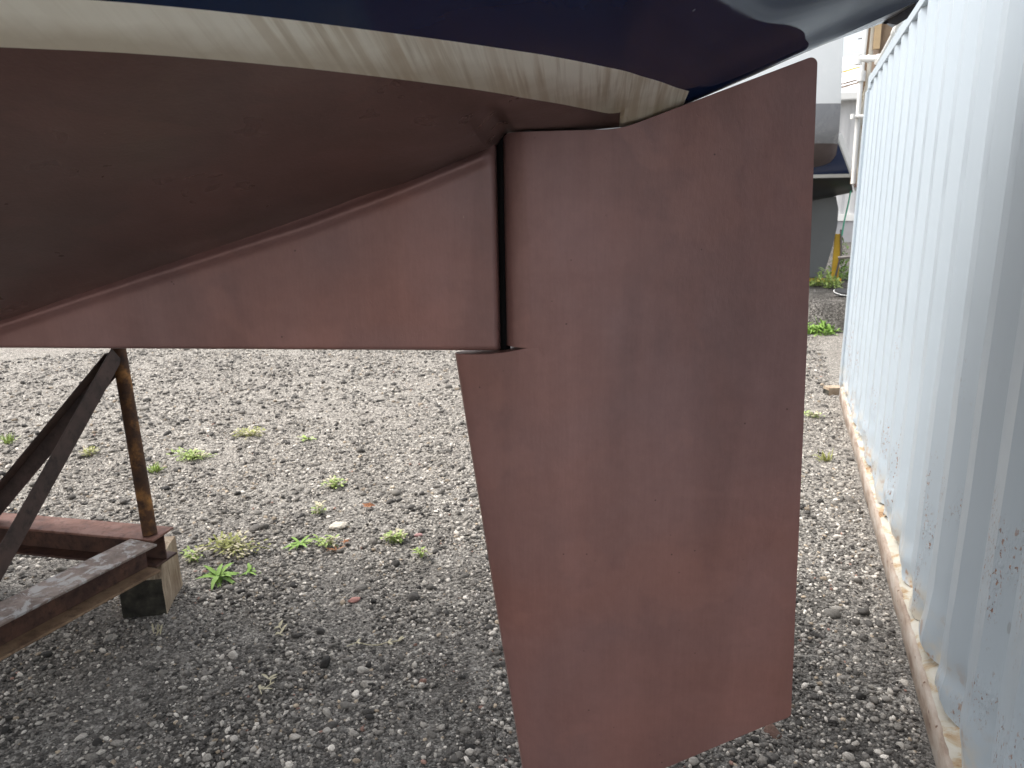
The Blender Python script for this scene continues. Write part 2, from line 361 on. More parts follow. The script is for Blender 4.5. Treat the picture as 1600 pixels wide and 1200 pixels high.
# loose stones: far too many to count, one mesh
def ico(sub):
    b = bmesh.new(); bmesh.ops.create_icosphere(b, subdivisions=sub, radius=1)
    v = np.array([x.co[:] for x in b.verts]); f = np.array([[q.index for q in p.verts] for p in b.faces]); b.free(); return v, f
def scatter():
    bands = [(1.0, 2.4, 7500, .0058, 1.), (2.4, 3.6, 5600, .0060, 1.), (3.6, 6., 3000, .0068, 1.), (6., 10.5, 1300, .0085, 1.)]
    pts, rad = [], []
    for r0, r1, den, med, _ in bands:
        a0, a1 = R(-24), R(74)               # azimuth left of +Y
        A = .5 * (a1 - a0) * (r1 * r1 - r0 * r0); n = int(A * den)
        r = np.sqrt(rng.uniform(r0 * r0, r1 * r1, n)); a = rng.uniform(a0, a1, n)
        x = -np.sin(a) * r; y = np.cos(a) * r
        k = (x < .50) & (y < 10.3); x, y = x[k], y[k]
        pts.append(np.stack([x, y], 1)); rad.append(med * np.exp(rng.normal(0, .42, len(x))))
    # a few fist-sized stones
    n = 260; r = np.sqrt(rng.uniform(1.2, 60, n)); a = rng.uniform(R(-24), R(74), n); x = -np.sin(a) * r; y = np.cos(a) * r; k = x < .46
    pts.append(np.stack([x[k], y[k]], 1)); rad.append(rng.uniform(.018, .036, k.sum()))
    pts = np.concatenate(pts); rad = np.clip(np.concatenate(rad), .003, .038)
    # thin out on the bare dirt patches
    keep = np.ones(len(pts), bool)
    for i, (x, y) in enumerate(pts):
        al = -.4 * x + .8 * y
        bare = noise.noise((x * 1.7, y * 1.7, 9)) + .6 * noise.noise((x * 4.5, y * 4.5, 2))
        lim = .6
        if bare > .12 and rad[i] < .02 and random.random() < lim * min(1, (bare - .05) * 3) * (1 if x < -.9 else .45): keep[i] = False
        if bare > .0 and al < 3.0 and x < -.9: rad[i] *= .85
    pts, rad = pts[keep], rad[keep]
    V, Fc, C = [], [], []; off = 0; dist = np.hypot(pts[:, 0], pts[:, 1])
    octa = (np.array([(1, 0, 0), (-.1, 1, 0), (-1, 0, .1), (0, -1, 0), (0, .2, 1), (0, 0, -1.)]), np.array([(0, 1, 4), (1, 2, 4), (2, 3, 4), (3, 0, 4), (1, 0, 5), (2, 1, 5), (3, 2, 5), (0, 3, 5)]))
    pal = np.array([(.050, .048, .047), (.085, .082, .079), (.12, .116, .112), (.19, .183, .175), (.30, .29, .275), (.44, .425, .40), (.62, .60, .57), (.40, .34, .27), (.30, .19, .16)])
    for sub, sel in ((2, rad >= .0125), (1, (rad < .0125) & (dist < 5)), (0, (rad < .0125) & (dist >= 5))):
        bv, bf = ico(sub) if sub else octa; n = int(sel.sum()); p, r = pts[sel], rad[sel]
        v = np.repeat(bv[None], n, 0) * (1 + rng.uniform(-.30, .24, (n, len(bv), 1)) * (1. if sub < 2 else .55))
        if sub == 2:
            ax = rng.normal(size=(n, 3, 3)); ax /= np.linalg.norm(ax, axis=2, keepdims=True)
            for q in range(3):      # a few flat broken faces
                d = np.einsum('nvi,ni->nv', v, ax[:, q]); ex = np.maximum(d - .62, 0); v -= ex[..., None] * ax[:, q][:, None, :]
        v *= np.stack([rng.uniform(.8, 1.35, n), rng.uniform(.6, 1.0, n), rng.uniform(.42, .8, n)], 1)[:, None, :]
        th = rng.uniform(0, 2 * math.pi, n); tl = rng.normal(0, .28, n)
        ct, st = np.cos(tl)[:, None], np.sin(tl)[:, None]; x, z = v[..., 0] * ct - v[..., 2] * st, v[..., 0] * st + v[..., 2] * ct
        c, s = np.cos(th)[:, None], np.sin(th)[:, None]; X, Y = x * c - v[..., 1] * s, x * s + v[..., 1] * c
        zz = np.array([gz(a, b) for a, b in p])
        W = np.stack([X * r[:, None] + p[:, :1], Y * r[:, None] + p[:, 1:], z * r[:, None] + (zz + r * rng.uniform(.05, .4, n))[:, None]], 2)
        V.append(W.reshape(-1, 3)); Fc.append((bf[None] + (np.arange(n) * len(bv))[:, None, None] + off).reshape(-1, 3)); off += n * len(bv)
        al = -.4 * p[:, 0] + .8 * p[:, 1] + rng.normal(0, .6, n); far = np.clip((al - 1.6) / 2.8, 0, 1)
        pn = np.array([.12, .14, .15, .17, .17, .13, .08, .034, .006]); pf = np.array([.04, .07, .12, .19, .25, .19, .10, .038, .002])
        u = rng.uniform(size=n); cn = np.searchsorted(np.cumsum(pn), u).clip(0, 8); cf = np.searchsorted(np.cumsum(pf), u).clip(0, 8)
        idx = np.where(rng.uniform(size=n) < far, cf, cn)
        cc = pal[idx] * rng.uniform(.78, 1.4, (n, 1)) * np.where(r > .016, .6, 1.)[:, None] * (1 - .16 * far)[:, None] * np.array([1.02, .985, .94]); C.append(np.repeat(cc, len(bv), 0))
    V, Fc, C = np.concatenate(V), np.concatenate(Fc), np.concatenate(C)
    me = bpy.data.meshes.new('gravel'); me.vertices.add(len(V)); me.vertices.foreach_set('co', V.astype(np.float32).ravel())
    me.loops.add(Fc.size); me.loops.foreach_set('vertex_index', Fc.astype(np.int32).ravel())
    me.polygons.add(len(Fc)); me.polygons.foreach_set('loop_start', np.arange(0, Fc.size, 3, dtype=np.int32))
    at = me.color_attributes.new('stone', 'FLOAT_COLOR', 'POINT'); at.data.foreach_set('color', np.concatenate([C, np.ones((len(C), 1))], 1).astype(np.float32).ravel())
    me.update(); me.validate()
    t = NT('gravel_stones'); a = t.new('ShaderNodeAttribute'); a.attribute_name = 'stone'
    c = t.mix(t.ramp(t.noise(160, 4, .7), [(.35, .0), (.65, 1.)]), t.mix(1., a.outputs[0], (.72, .71, .70), 'MULTIPLY'), t.mix(1., a.outputs[0], (1.25, 1.24, 1.22), 'MULTIPLY'))
    t.bump(t.noise(260, 3), .35, .003)
    me.materials.append(t.done(c, .82, 0, .35))
    o = link(bpy.data.objects.new('gravel', me)); tag(o, 'loose mixed grey gravel stones scattered over the yard', 'gravel', kind='stuff')
    print('stones', len(rad), 'faces', len(Fc))
scatter()

# ------------------------------------------------------------------ the sailboat overhead
BO = Vector((-.5747, 1.4664, 0)); BA = math.atan2(.25193, .96775)
def hull_grid(K, stations, us, nq, wtop):
    """half sections b(w) per station -> points[u][q]; q runs keel to sheer"""
    ku, kw = zip(*K); qs = np.linspace(0, 1, nq) ** .85
    tab = []; su = []
    for u, sec in stations:
        k = float(pchip(ku, kw, u)[0]); sec = [(w, b) for w, b in sec if w > k + .008]
        x = [0] + [math.sqrt((w - k) / (wtop - k)) for w, b in sec]; y = [0] + [b for w, b in sec]
        tab.append(np.interp(qs, x, y) * .0 + pchip(x, y, qs)); su.append(u)
    tab = np.array(tab); B = np.stack([pchip(su, tab[:, j], us) for j in range(nq)], 1)
    Kk = pchip(ku, kw, us)
    Wm = Kk[:, None] + (qs[None] ** 2) * (wtop - Kk[:, None])
    return B, Wm

def hull_bmesh(us, B, W):
    bm = bmesh.new(); P = []
    for i, u in enumerate(us):
        row = [(u, -B[i, j], W[i, j]) for j in range(B.shape[1] - 1, 0, -1)] + [(u, B[i, j], W[i, j]) for j in range(B.shape[1])]
        P.append(row)
    grid(bm, P); bmesh.ops.recalc_face_normals(bm, faces=bm.faces)
    return bm

def cut(bm, co, no, fill=False):
    """keep the side opposite to no; returns cut loop coordinates"""
    r = bmesh.ops.bisect_plane(bm, geom=bm.verts[:] + bm.edges[:] + bm.faces[:], plane_co=co, plane_no=no, clear_outer=True)
    return [v.co.copy() for v in r['geom_cut'] if isinstance(v, bmesh.types.BMVert)]

def outward(o):
    """hull normals point away from the centre plane"""
    s = sum((p.normal.y * (1 if p.center.y > 0 else -1) - p.normal.z * .6) * p.area for p in o.data.polygons)
    if s < 0: o.data.flip_normals()

K = [(-8.9, 2.78), (-8.0, 2.05), (-7, 1.6), (-5.5, 1.22), (-3.5, 1.08), (-2, 1.205), (-1.2, 1.398), (-.8, 1.509), (-.41, 1.624), (-.2, 1.6965), (-.07, 1.7465), (-.012, 1.768),
     (.04, 1.781), (.09, 1.7965), (.14, 1.8025), (.2, 1.8045), (.255, 1.8075), (.30, 1.818), (.36, 1.839), (.5, 1.893), (.62, 1.941), (.66, 1.955), (.74, 1.970), (.85, 1.980), (1.1, 1.99)]
WL, WL2 = 1.828, 1.864
st = [(-8.9, [(2.8, .01)]), (-8.2, [(2.3, .07), (2.5, .14), (2.8, .24)]), (-7, [(1.7, .1), (1.828, .22), (2.05, .40), (2.35, .58), (2.8, .78)]),
      (-5.5, [(1.28, .12), (1.45, .45), (1.65, .75), (1.828, .92), (2.05, 1.05), (2.35, 1.15), (2.8, 1.22)]),
      (-3.5, [(1.13, .10), (1.25, .34), (1.45, .75), (1.65, 1.10), (1.828, 1.27), (2.05, 1.37), (2.35, 1.43), (2.8, 1.46)]),
      (-2, [(1.25, .09), (1.35, .28), (1.5, .60), (1.65, .92), (1.828, 1.15), (2.05, 1.29), (2.35, 1.37), (2.8, 1.40)]),
      (-1.2, [(1.42, .06), (1.5, .25), (1.62, .58), (1.73, .86), (1.828, 1.02), (1.864, 1.08), (2.05, 1.23), (2.35, 1.32), (2.8, 1.35)]),
      (-.9, [(1.51, .06), (1.57, .22), (1.66, .48), (1.75, .76), (1.828, .925), (1.864, 1.0), (2.05, 1.19), (2.35, 1.28), (2.8, 1.31)]),
      (.2, [(1.828, .09), (1.864, .345), (1.95, .66), (2.05, .86), (2.35, 1.02), (2.8, 1.06)]),
      (.28, [(1.835, .09), (1.864, .225), (1.95, .56), (2.05, .78), (2.35, .98), (2.8, 1.02)]),
      (.36, [(1.852, .035), (1.866, .09), (1.882, .17), (1.95, .42), (2.05, .66), (2.35, .89), (2.8, .90)]),
      (.5, [(1.912, .075), (1.945, .20), (2.01, .35), (2.08, .50), (2.35, .75), (2.8, .82)]),
      (.62, [(1.96, .07), (1.995, .20), (2.05, .32), (2.11, .45), (2.35, .66), (2.8, .74)]),
      (.74, [(1.995, .08), (2.025, .19), (2.08, .30), (2.14, .41), (2.35, .58), (2.8, .66)]),
      (1.1, [(2.045, .10), (2.075, .20), (2.11, .28), (2.18, .36), (2.4, .44), (2.8, .50)])]
# waterline half breadths (lower and upper edge of the boot stripe) along the run aft
bu = [-.9, -.65, -.5, -.446, -.391, -.337, -.283, -.229, -.174, -.12, -.066, -.011, .043, .097, .151, .206, .244]
b1 = [.925, .845, .789, .766, .743, .716, .68, .638, .59, .536, .477, .412, .341, .263, .176, .079, .006]
cu = [-.9, -.65, -.5, -.4, -.343, -.284, -.226, -.167, -.109, -.05, .009, .067, .126, .184, .243, .301, .345]
b2 = [1.0, .925, .868, .829, .80, .769, .733, .69, .642, .592, .541, .487, .43, .364, .286, .189, .10]
def section(u, k):
    """half section of the run: control points blended from flat V forward to a round bilge aft"""
    a = float(pchip(bu, b1, u)[0]); c = float(pchip(cu, b2, u)[0]); t = min(1, max(0, (u + .30) / .32)); t = t * t * (3 - 2 * t)
    pts = []
    for f, g in ((.14, .085), (.35, .30), (.61, .585), (.83, .83)):
        pts.append((k + f * (WL - k), a * (g * (1 - t) + math.sqrt(f) * t)))
    fl = 1 - .5 * min(1, max(0, (u + .9) / 1.1))
    pts += [(WL, a), (WL2, c), (1.95, c + .165 + .085 * (1 - fl) * 2), (2.05, c + .25 + .22 * (1 - fl) * 2), (2.35, c + .36 + .30 * (1 - fl) * 2), (2.8, c + .40 + .31 * (1 - fl) * 2)]
    return pts
us = np.unique(np.concatenate([np.linspace(-8.85, -2, 40), np.linspace(-2, -.2, 60), np.linspace(-.2, 1.05, 130), np.linspace(-.05, .06, 56)]))
B, W = hull_grid(K, st, us, 72, 2.8)
kk = pchip(*zip(*K), us)
for i, u in enumerate(us):                       # the measured run between u = -.9 and .2 replaces the coarse stations
    if -.9 < u < .27:
        sec = section(u, kk[i]); x = [0] + [math.sqrt((w - kk[i]) / (2.8 - kk[i])) for w, b in sec]; y = [0] + [b for w, b in sec]
        ok = [0] + [n for n in range(1, len(x)) if y[n] > 0]
        run = pchip([x[n] for n in ok], [y[n] for n in ok], np.linspace(0, 1, 72) ** .85)
        m = min(1, max(0, (u + .9) / .2)) * min(1, max(0, (.27 - u) / .06)); m = m * m * (3 - 2 * m)
        B[i] = B[i] * (1 - m) + run * m
# shallow recess over the rudder head
kr = np.interp(us, [-9, -.016, -.008, .000, .008, .016, .022, .030, .04, .09, .14, 1.2], [0, 0, .002, .0075, .0165, .0245, .0262, .0245, .0203, .005, 0, 0])
W = W + kr[:, None] * (1 - np.clip((W - kk[:, None]) / .045, 0, 1) ** 2 * (3 - 2 * np.clip((W - kk[:, None]) / .045, 0, 1)))

boat = empty('sailboat', BO, BA)
tag(boat, 'navy blue sailboat overhead with white boot stripe and brown antifouled bottom, skeg and rudder', 'sailboat')
hb = hull_bmesh(us, B, W)
TU, TW, TK = .628, 1.945, 2.7                  # raked transom: bottom on the centreline, rake
end_cut = cut(hb, (.775, 0, 0), (1, 0, 0))
rn = Vector((1, 0, -TK)).normalized()           # overhanging lower face
bmesh.ops.bisect_plane(hb, geom=hb.verts[:] + hb.edges[:] + hb.faces[:], plane_co=(TU - .004, 0, 0), plane_no=(1, 0, 0))
fs_ = [f for f in hb.faces if f.calc_center_median().x > TU - .004]; es_ = list({e for f in fs_ for e in f.edges}); vs_ = list({v for f in fs_ for v in f.verts})
r_ = bmesh.ops.bisect_plane(hb, geom=vs_ + es_ + fs_, plane_co=(TU, 0, TW), plane_no=rn, clear_outer=True)
tr_cut = [v.co.copy() for v in r_['geom_cut'] if isinstance(v, bmesh.types.BMVert)]
def band(src, lo, hi):
    b = src.copy()
    if hi is not None: cut(b, (0, 0, hi), (0, 0, 1))
    if lo is not None: cut(b, (0, 0, lo), (0, 0, -1))
    return b
for c_, n_ in (((0, 0, WL), (0, 0, 1)), ((0, 0, WL2), (0, 0, 1)), ((.248, 0, 0), (1, 0, 0)), ((.376, 0, 1.85), (1, 0, -.25))):
    bmesh.ops.bisect_plane(hb, geom=hb.verts[:] + hb.edges[:] + hb.faces[:], plane_co=c_, plane_no=n_)
def pick(test):
    b = hb.copy(); bmesh.ops.delete(b, geom=[f for f in b.faces if not test(f.calc_center_median())], context='FACES'); return b
outward(obj('hull_bottom', pick(lambda c: c.z < WL and c.x < .248), M['antifoul_shade'], boat, smooth=60))
outward(obj('boot_stripe', pick(lambda c: c.z < WL2 and c.x - .25 * (c.z - 1.85) < .376 and not (c.z < WL and c.x < .248)), M['stripe'], boat, smooth=60))
outward(obj('topsides', pick(lambda c: c.z >= WL2 or c.x - .25 * (c.z - 1.85) >= .376), M['navy'], boat, smooth=60))
hb.free()
def poly(name, pts, nrm, mat, parent):
    pts = [Vector(p) for p in pts]; c = sum(pts, Vector()) / len(pts); n = Vector(nrm).normalized()
    a = n.orthogonal().normalized(); b = n.cross(a)
    pts.sort(key=lambda p: math.atan2((p - c).dot(b), (p - c).dot(a)))
    bm = bmesh.new(); f = bm.faces.new([bm.verts.new(p) for p in pts]); f.normal_update()
    if f.normal.dot(n) < 0: bmesh.ops.reverse_faces(bm, faces=[f])
    return obj(name, bm, mat, parent)
poly('counter', tr_cut, rn, M['grey_gel'], boat)
wmin = max(p.z for p in tr_cut)
poly('transom', [p for p in end_cut if p.z >= wmin - .02] + [p for p in tr_cut if p.z > wmin - .004], (1, 0, 0), M['navy'], boat)
bm = bmesh.new(); top = [(u, B[i, -1]) for i, u in enumerate(us) if u < .77] + [(.774, float(np.interp(.774, us, B[:, -1])))]
L_ = [bm.verts.new((u, b, 2.796)) for u, b in top]; R_ = [bm.verts.new((u, -b, 2.796)) for u, b in top]; C_ = [bm.verts.new((u, 0, 2.85)) for u, b in top]
for i in range(len(top) - 1):
    bm.faces.new((R_[i], R_[i + 1], C_[i + 1], C_[i])); bm.faces.new((C_[i], C_[i + 1], L_[i + 1], L_[i]))
obj('deck', bm, M['deck'], boat, smooth=30)
# cabin trunk
bm = bmesh.new(); box(bm, (-5.6, -.75, 2.80), (-2.2, .75, 3.2)); obj('cabin', bm, M['deck'], boat, bevel=.06)

# keel
bm = bmesh.new(); P = []
for k in range(9):
    s = k / 8; z = 1.35 + (.115 - 1.35) * s; le = -4.9 + .7 * s; te = -2.55 - .35 * s; row = []
    for j in range(25):
        a = 2 * math.pi * j / 24; x = (le + te) / 2 + (te - le) / 2 * math.cos(a); row.append((x, .11 * math.sin(a) * (1 - .45 * math.cos(a)), z))
    P.append(row)
V = grid(bm, P); bm.faces.new(V[-1][:-1]); bmesh.ops.remove_doubles(bm, verts=bm.verts, dist=1e-5); bmesh.ops.recalc_face_normals(bm, faces=bm.faces)
obj('keel', bm, M['antifoul'], boat, smooth=50)

# skeg: closed solid, bead along the joint with the hull, softly rounded trailing corner
def skeg():
    bm = bmesh.new(); nu, nw = 150, 120; crease = lambda u: float(np.interp(u, [-1.62, -1.2, -.82, -.41, -.2, -.012], [1.33, 1.403, 1.512, 1.626, 1.694, 1.763]))
    rows = []
    uu = np.concatenate([np.linspace(-1.50, -.06, 100), -.003 - .057 * (1 - np.linspace(0, 1, 24)) ** 2])
    for u in uu:
        zc = crease(u); zb = 1.350; zt = zc + .075
        th = .024 + .020 * min(1, (u + 1.5) / 1.4)          # half thickness grows aft
        d = -.003 - u
        if d < .012: th -= .012 - math.sqrt(max(0, .012 ** 2 - (.012 - d) ** 2))
        prof = []
        for k in range(nw):
            z = zb + (zt - zb) * (k / (nw - 1)) ** .9
            e = z - zb; v = th
            if e < .009: v -= .009 - math.sqrt(max(0, .009 ** 2 - (.009 - e) ** 2))
            q = (z - (zc - .008)) / .0135
            v += .016 * math.exp(-q * q) * min(1, .25 + d / .03)
            v += .0012 * noise.noise((u * 5, 0, z * 5))
            prof.append((u, v, z))
        rows.append([(u, -v, z) for u, v, z in prof[::-1]] + prof)
    V = grid(bm, rows); bm.faces.new(V[-1]); bm.faces.new(V[0][::-1])
    bmesh.ops.recalc_face_normals(bm, faces=bm.faces)
    return obj('skeg', bm, M['antifoul'], boat, smooth=50)
skeg()

# rudder
RUD_TE = lambda w: .629 + (.684 - .629) * (1.915 - w) / (1.915 - .454)
def base_h(u): return .049 - .0425 * min(1, max(0, (u - .12) / .55)) ** 1.1
def rudder():
    bm = bmesh.new()
    nc, nr = 90, 40
    def arc(c, r, a0, a1, n=7): return [(c[0] + r * math.cos(R(a0 + (a1 - a0) * k / (n - 1))), c[1] + r * math.sin(R(a0 + (a1 - a0) * k / (n - 1)))) for k in range(n)]
    def resample(pl, cs):
        pl = np.array(pl); s = np.concatenate([[0], np.cumsum(np.hypot(*np.diff(pl, axis=0).T))]); s /= s[-1]
        return np.stack([np.interp(cs, s, pl[:, 0]), np.interp(cs, s, pl[:, 1])], 1)
    seamw = 1.358
    def patch(botl, topl, hf, capb, capt, cs=None):
        if cs is None: cs = np.concatenate([np.linspace(0, .22, 34) ** 1.0, np.linspace(.22, .96, 46)[1:], np.linspace(.96, 1, 9)[1:]])
        b, t = resample(botl, cs), resample(topl, cs); rows = []
        for k in range(nr):
            r = k / (nr - 1); q = b * (1 - r) + t * r
            side = [(u, hf(u, w, q[0][0]), w) for u, w in q]; rows.append(side)
        port = [[bm.verts.new((u, h, w)) for u, h, w in row] for row in rows]; stb = [[bm.verts.new((u, -h, w)) for u, h, w in row] for row in rows]
        n = len(cs)
        for i in range(nr - 1):
            for j in range(n - 1):
                bm.faces.new((port[i][j], port[i + 1][j], port[i + 1][j + 1], port[i][j + 1])); bm.faces.new((stb[i][j], stb[i][j + 1], stb[i + 1][j + 1], stb[i + 1][j]))
            bm.faces.new((port[i][0], stb[i][0], stb[i + 1][0], port[i + 1][0])); bm.faces.new((port[i][-1], port[i + 1][-1], stb[i + 1][-1], stb[i][-1]))
        for i, on in ((0, capb), (nr - 1, capt)):
            if on:
                for j in range(n - 1):
                    if i and capb and port[i][j].co.x > .0755: continue      # below the heel of the blade only
                    bm.faces.new((port[i][j], port[i][j + 1], stb[i][j + 1], stb[i][j]))
    wob = lambda u, w: .0010 * noise.noise((u * 6, 3, w * 6))
    def h_up(u, w, u0):
        x = u - u0; h = base_h(u); q_ = max(0, 1 - x / .066)
        h *= .02 + .98 * math.sqrt(max(0, 1 - q_ ** 2.2))
        return h + wob(u, w)
    def h_lo(u, w, u0):
        x = min(1, (u - u0) / .183); f = (1 - (1 - x) ** 2.) ** .56
        return .0022 + (base_h(u) - .0022) * f + wob(u, w) * f
    topl = [(.010, 1.772)] + arc((.028, 1.781), .018, 180, 92) + [(.12, 1.799), (.225, 1.799), (.250, 1.8015), (.275, 1.808)] + [(.603, 1.921)] + arc((.614, 1.911), .013, 108, 5)
    botl = [(.010, seamw), (RUD_TE(seamw), seamw)]
    csl = np.concatenate([np.linspace(0, .22, 34), np.linspace(.22, .96, 46)[1:], np.linspace(.96, 1, 9)[1:]])
    ltop = [(-.107, 1.338), (-.03, 1.3425), (.01, 1.3475), (.058, seamw), (RUD_TE(seamw), seamw)]
    ul = resample(ltop, csl)[:, 0]; u1 = np.concatenate([  .010 + .0662 * np.linspace(0, 1, 30) ** 2, ul[ul > .0765]]); u1[-1] = RUD_TE(seamw)
    patch(botl, topl, h_up, False, True, (u1 - .010) / (RUD_TE(seamw) - .010))
    topl = ltop
    botl = [(.046, .125), (.2, .203), (.328, .272), (.5, .361), (.62, .422)] + arc((.662, .462), .020, -65, -4)
    patch(botl, topl, h_lo, True, True)
    bmesh.ops.remove_doubles(bm, verts=bm.verts, dist=1e-6)
    bmesh.ops.recalc_face_normals(bm, faces=bm.faces)
    o = obj('rudder', bm, M['antifoul'], boat, smooth=42, bevel=.003)
    return o
rudder()
# rudder stock and a black hinge tube filling the skeg gap as its shade
bm = bmesh.new(); tube(bm, [(.062, 0, 1.78), (.062, 0, 1.86)], .028); obj('rudder_stock', bm, M['steel'], boat, smooth=40)
bm = bmesh.new(); tube(bm, [(.0055, 0, 1.3435), (.0055, 0, 1.80)], .0125); obj('hinge_gap_shade', bm, M['gap_shade'], boat, smooth=40)

# timber blocks under the keel
for k, x in enumerate((-4.1, -3.2)):
    bm = bmesh.new(); box(bm, (-.11, -.35, 0), (.11, .35, .113)); p = Matrix.Rotation(BA, 4, 'Z') @ Vector((x, 0, 0)) + BO
    o = obj('timber_block', bm, M['timber'], bevel=.008, loc=p); o.rotation_euler = (0, 0, BA)
    tag(o, ('weathered timber block under the front of the sailboat keel', 'weathered timber block under the back of the sailboat keel')[k], 'timber block', 'timber blocks under the boat')

# ------------------------------------------------------------------ rusty cradle
def ibeam(name, a, b, mats, H=.125, Wd=.13, parent=None):
    """rolled I-section: flanges and web as one mesh, a to b along the top centre"""
    bm = bmesh.new(); t = .010
    for i, pr in enumerate(([(-Wd / 2, -t), (Wd / 2, -t), (Wd / 2, 0), (-Wd / 2, 0)], [(-Wd / 2, -H), (Wd / 2, -H), (Wd / 2, -H + t), (-Wd / 2, -H + t)], [(-.004, -H + t), (.004, -H + t), (.004, -t), (-.004, -t)])):
        n0 = len(bm.faces); prism(bm, pr, a, b); bm.faces.ensure_lookup_table()
        for f in bm.faces[n0:]: f.material_index = (0, min(2, len(mats) - 1), 1)[i]
    return obj(name, bm, mats, parent, bevel=.0025)
cr = empty('boat_cradle', (-2.36, 2.06, 0))
tag(cr, 'rusty brown steel cradle frame of beams, pipe post and braces under the sailboat', 'boat cradle')
off = Vector((2.36, -2.06, 0)); q = lambda p: Vector(p) + off
ax = Vector((.96775, .25193, 0)); ny = Vector((.25193, -.96775, 0))
cz = .372; back_end = Vector((-2.335, 2.070, cz)); back_far = back_end - ax * 3.4 + Vector((0, -.0, 0))
ibeam('side_beam', q(back_end), q(back_end + Vector((-.795, -.115, 0)) * 4.2), [M['rust_red'], M['rust'], M['rust']], parent=cr)
dirn = Vector((-2.377, 1.420, 0)) - Vector((-2.359, 1.993, 0)); dirn.normalize(); c0 = Vector((-2.357, 2.0, cz - .002))
ibeam('cross_beam', q(c0 + dirn * .01), q(c0 + dirn * 2.35), [M['rust_flange'], M['rust'], M['rust_tan']], H=.123, Wd=.145, parent=cr)
pb = Vector((-2.378, 2.043, cz)); pt = Vector((-2.553, 2.170, 1.125)); pd = (pt - pb); ptop = pb + pd * 1.62
bm = bmesh.new(); tube(bm, [q(pb), q(pb + pd * .5), q(pt), q(ptop)], .0285, 20); obj('post', bm, M['pipe_rust'], cr, smooth=40)
bm = bmesh.new(); box(bm, (-.16, -.12, 0), (.16, .12, .045)); o = obj('pad', bm, M['timber'], cr, bevel=.01); o.location = q(ptop); o.rotation_euler = (R(18), R(10), .25)
def angle_iron(name, a, b, up, s=.062, parent=None):
    bm = bmesh.new(); t = .006
    prism(bm, [(-s / 2, 0), (s / 2, 0), (s / 2, t), (-s / 2 + t, t), (-s / 2 + t, s), (-s / 2, s)], a, b, up)
    return obj(name, bm, M['brace'], parent, bevel=.0015)
bt = Vector((-2.537, 2.165, 1.085))
angle_iron('brace', q(bt + Vector((.02, -.035, .02))), q(Vector((-2.374, 1.30, cz))), (-.95, .1, .25), .075, cr)
angle_iron('brace', q(bt + Vector((-.01, .01, 0))), q(Vector((-3.195, 1.93, cz))), (.3, -.9, .1), .070, cr)
# posts and braces of the near end of the cradle, past the left edge of the view
pn = c0 + dirn * 2.2
bm = bmesh.new(); tube(bm, [q(pn), q(pn + Vector((-.08, -.05, 1.05)))], .0285, 20); obj('post', bm, M['pipe_rust'], cr, smooth=40)

def timber(name, lo, hi, loc, rz, label, group=None, chamfer=0., rx=0):
    bm = bmesh.new(); vs = box(bm, lo, hi)
    bmesh.ops.subdivide_edges(bm, edges=bm.edges[:], cuts=5, use_grid_fill=True)
    for v in bm.verts:
        n = noise.noise_vector(v.co * 9 + Vector((loc[0], 0, 0))); v.co += n * .006
        if chamfer and v.co.y < lo[1] + .012 and v.co.z > hi[2] * .55: v.co.y += (v.co.z - hi[2] * .55) * chamfer
    for f in bm.faces:
        if f.calc_center_median().y < lo[1] + .012 and f.calc_center_median().z < hi[2] * .62: f.material_index = 1
    o = obj(name, bm, [M['timber'], M['tar']], smooth=40); o.location = loc; o.rotation_euler = (rx, 0, rz)
    return tag(o, label, 'timber block', group)
timber('timber_block', (-.085, 0, 0), (.085, .25, .247), (-2.440, 2.013, 0), R(30), 'squared timber block with black tarred end under the cradle corner', 'timber blocks under the boat', 0.35)

# ------------------------------------------------------------------ shipping container on the right
cont = empty('shipping_container', (1.75, .69, 0))
tag(cont, 'pale blue-white corrugated steel shipping container with rust chips and brown bottom rail', 'shipping container')
co_ = Vector((-1.75, -.69, 0)); D0 = .540; Y0, Y1, HT = -5.41, 6.785, 2.65; PITCH = .2915; YC = 2.292
def corr(y):
    ph = ((y - YC) / PITCH) % 1.0; ph = min(ph, 1 - ph)          # 0 on the outer crest
    a, b = .13, .375
    return 0 if ph < a else (.036 if ph > b else .036 * (ph - a) / (b - a))
def side():
    ph = [0, .06, .11, .124, .130, .137, .20, .25, .31, .368, .375, .381, .44, .5]; ph = ph + [1 - p for p in ph[-2::-1]]
    ys = []
    k0, k1 = int((Y0 - YC) / PITCH) - 1, int((Y1 - YC) / PITCH) + 1
    for k in range(k0, k1 + 1):
        for p in ph[:-1]:
            y = YC + (k + p) * PITCH
            if Y0 + .11 < y < Y1 - .11: ys.append(y)
    ys = [Y0 + .10] + ys + [Y1 - .10]
    zs = np.concatenate([np.linspace(0, .42, 34), np.linspace(.42, 2.58 - .14, 44)[1:]])
    bm = bmesh.new(); P = []
    for y in ys:
        row = []; cx = corr(y)
        zb = .135 + .026 * noise.noise((y * 1.9, 0, 4)) + .016 * noise.noise((y * 8, 1, 4)) + (.02 if cx < .01 else 0)
        for zz in zs:
            z = zb + zz * (2.585 - zb) / zs[-1]
            low = math.exp(-(z - zb) / .13)
            dx = .0035 * noise.noise((y * 2.2, z * 2.0, 7)) * (1.4 if z < 1.0 else .6) + low * (.030 * noise.noise((y * 6, z * 9, 2)) - .004 + cx * .25) + .003 * noise.noise((y * 11, z * 7, 2)) * math.exp(-z / .3)
            row.append(co_ + Vector((D0 + max(-.012, cx + dx), y, z)))
        P.append(row)
    grid(bm, P); o = obj('side_panel', bm, M['cont'], cont, smooth=16)
    if sum(p.normal.x for p in o.data.polygons) > 0: o.data.flip_normals()
side()
def sheet(name, pts_fn, mat): pass
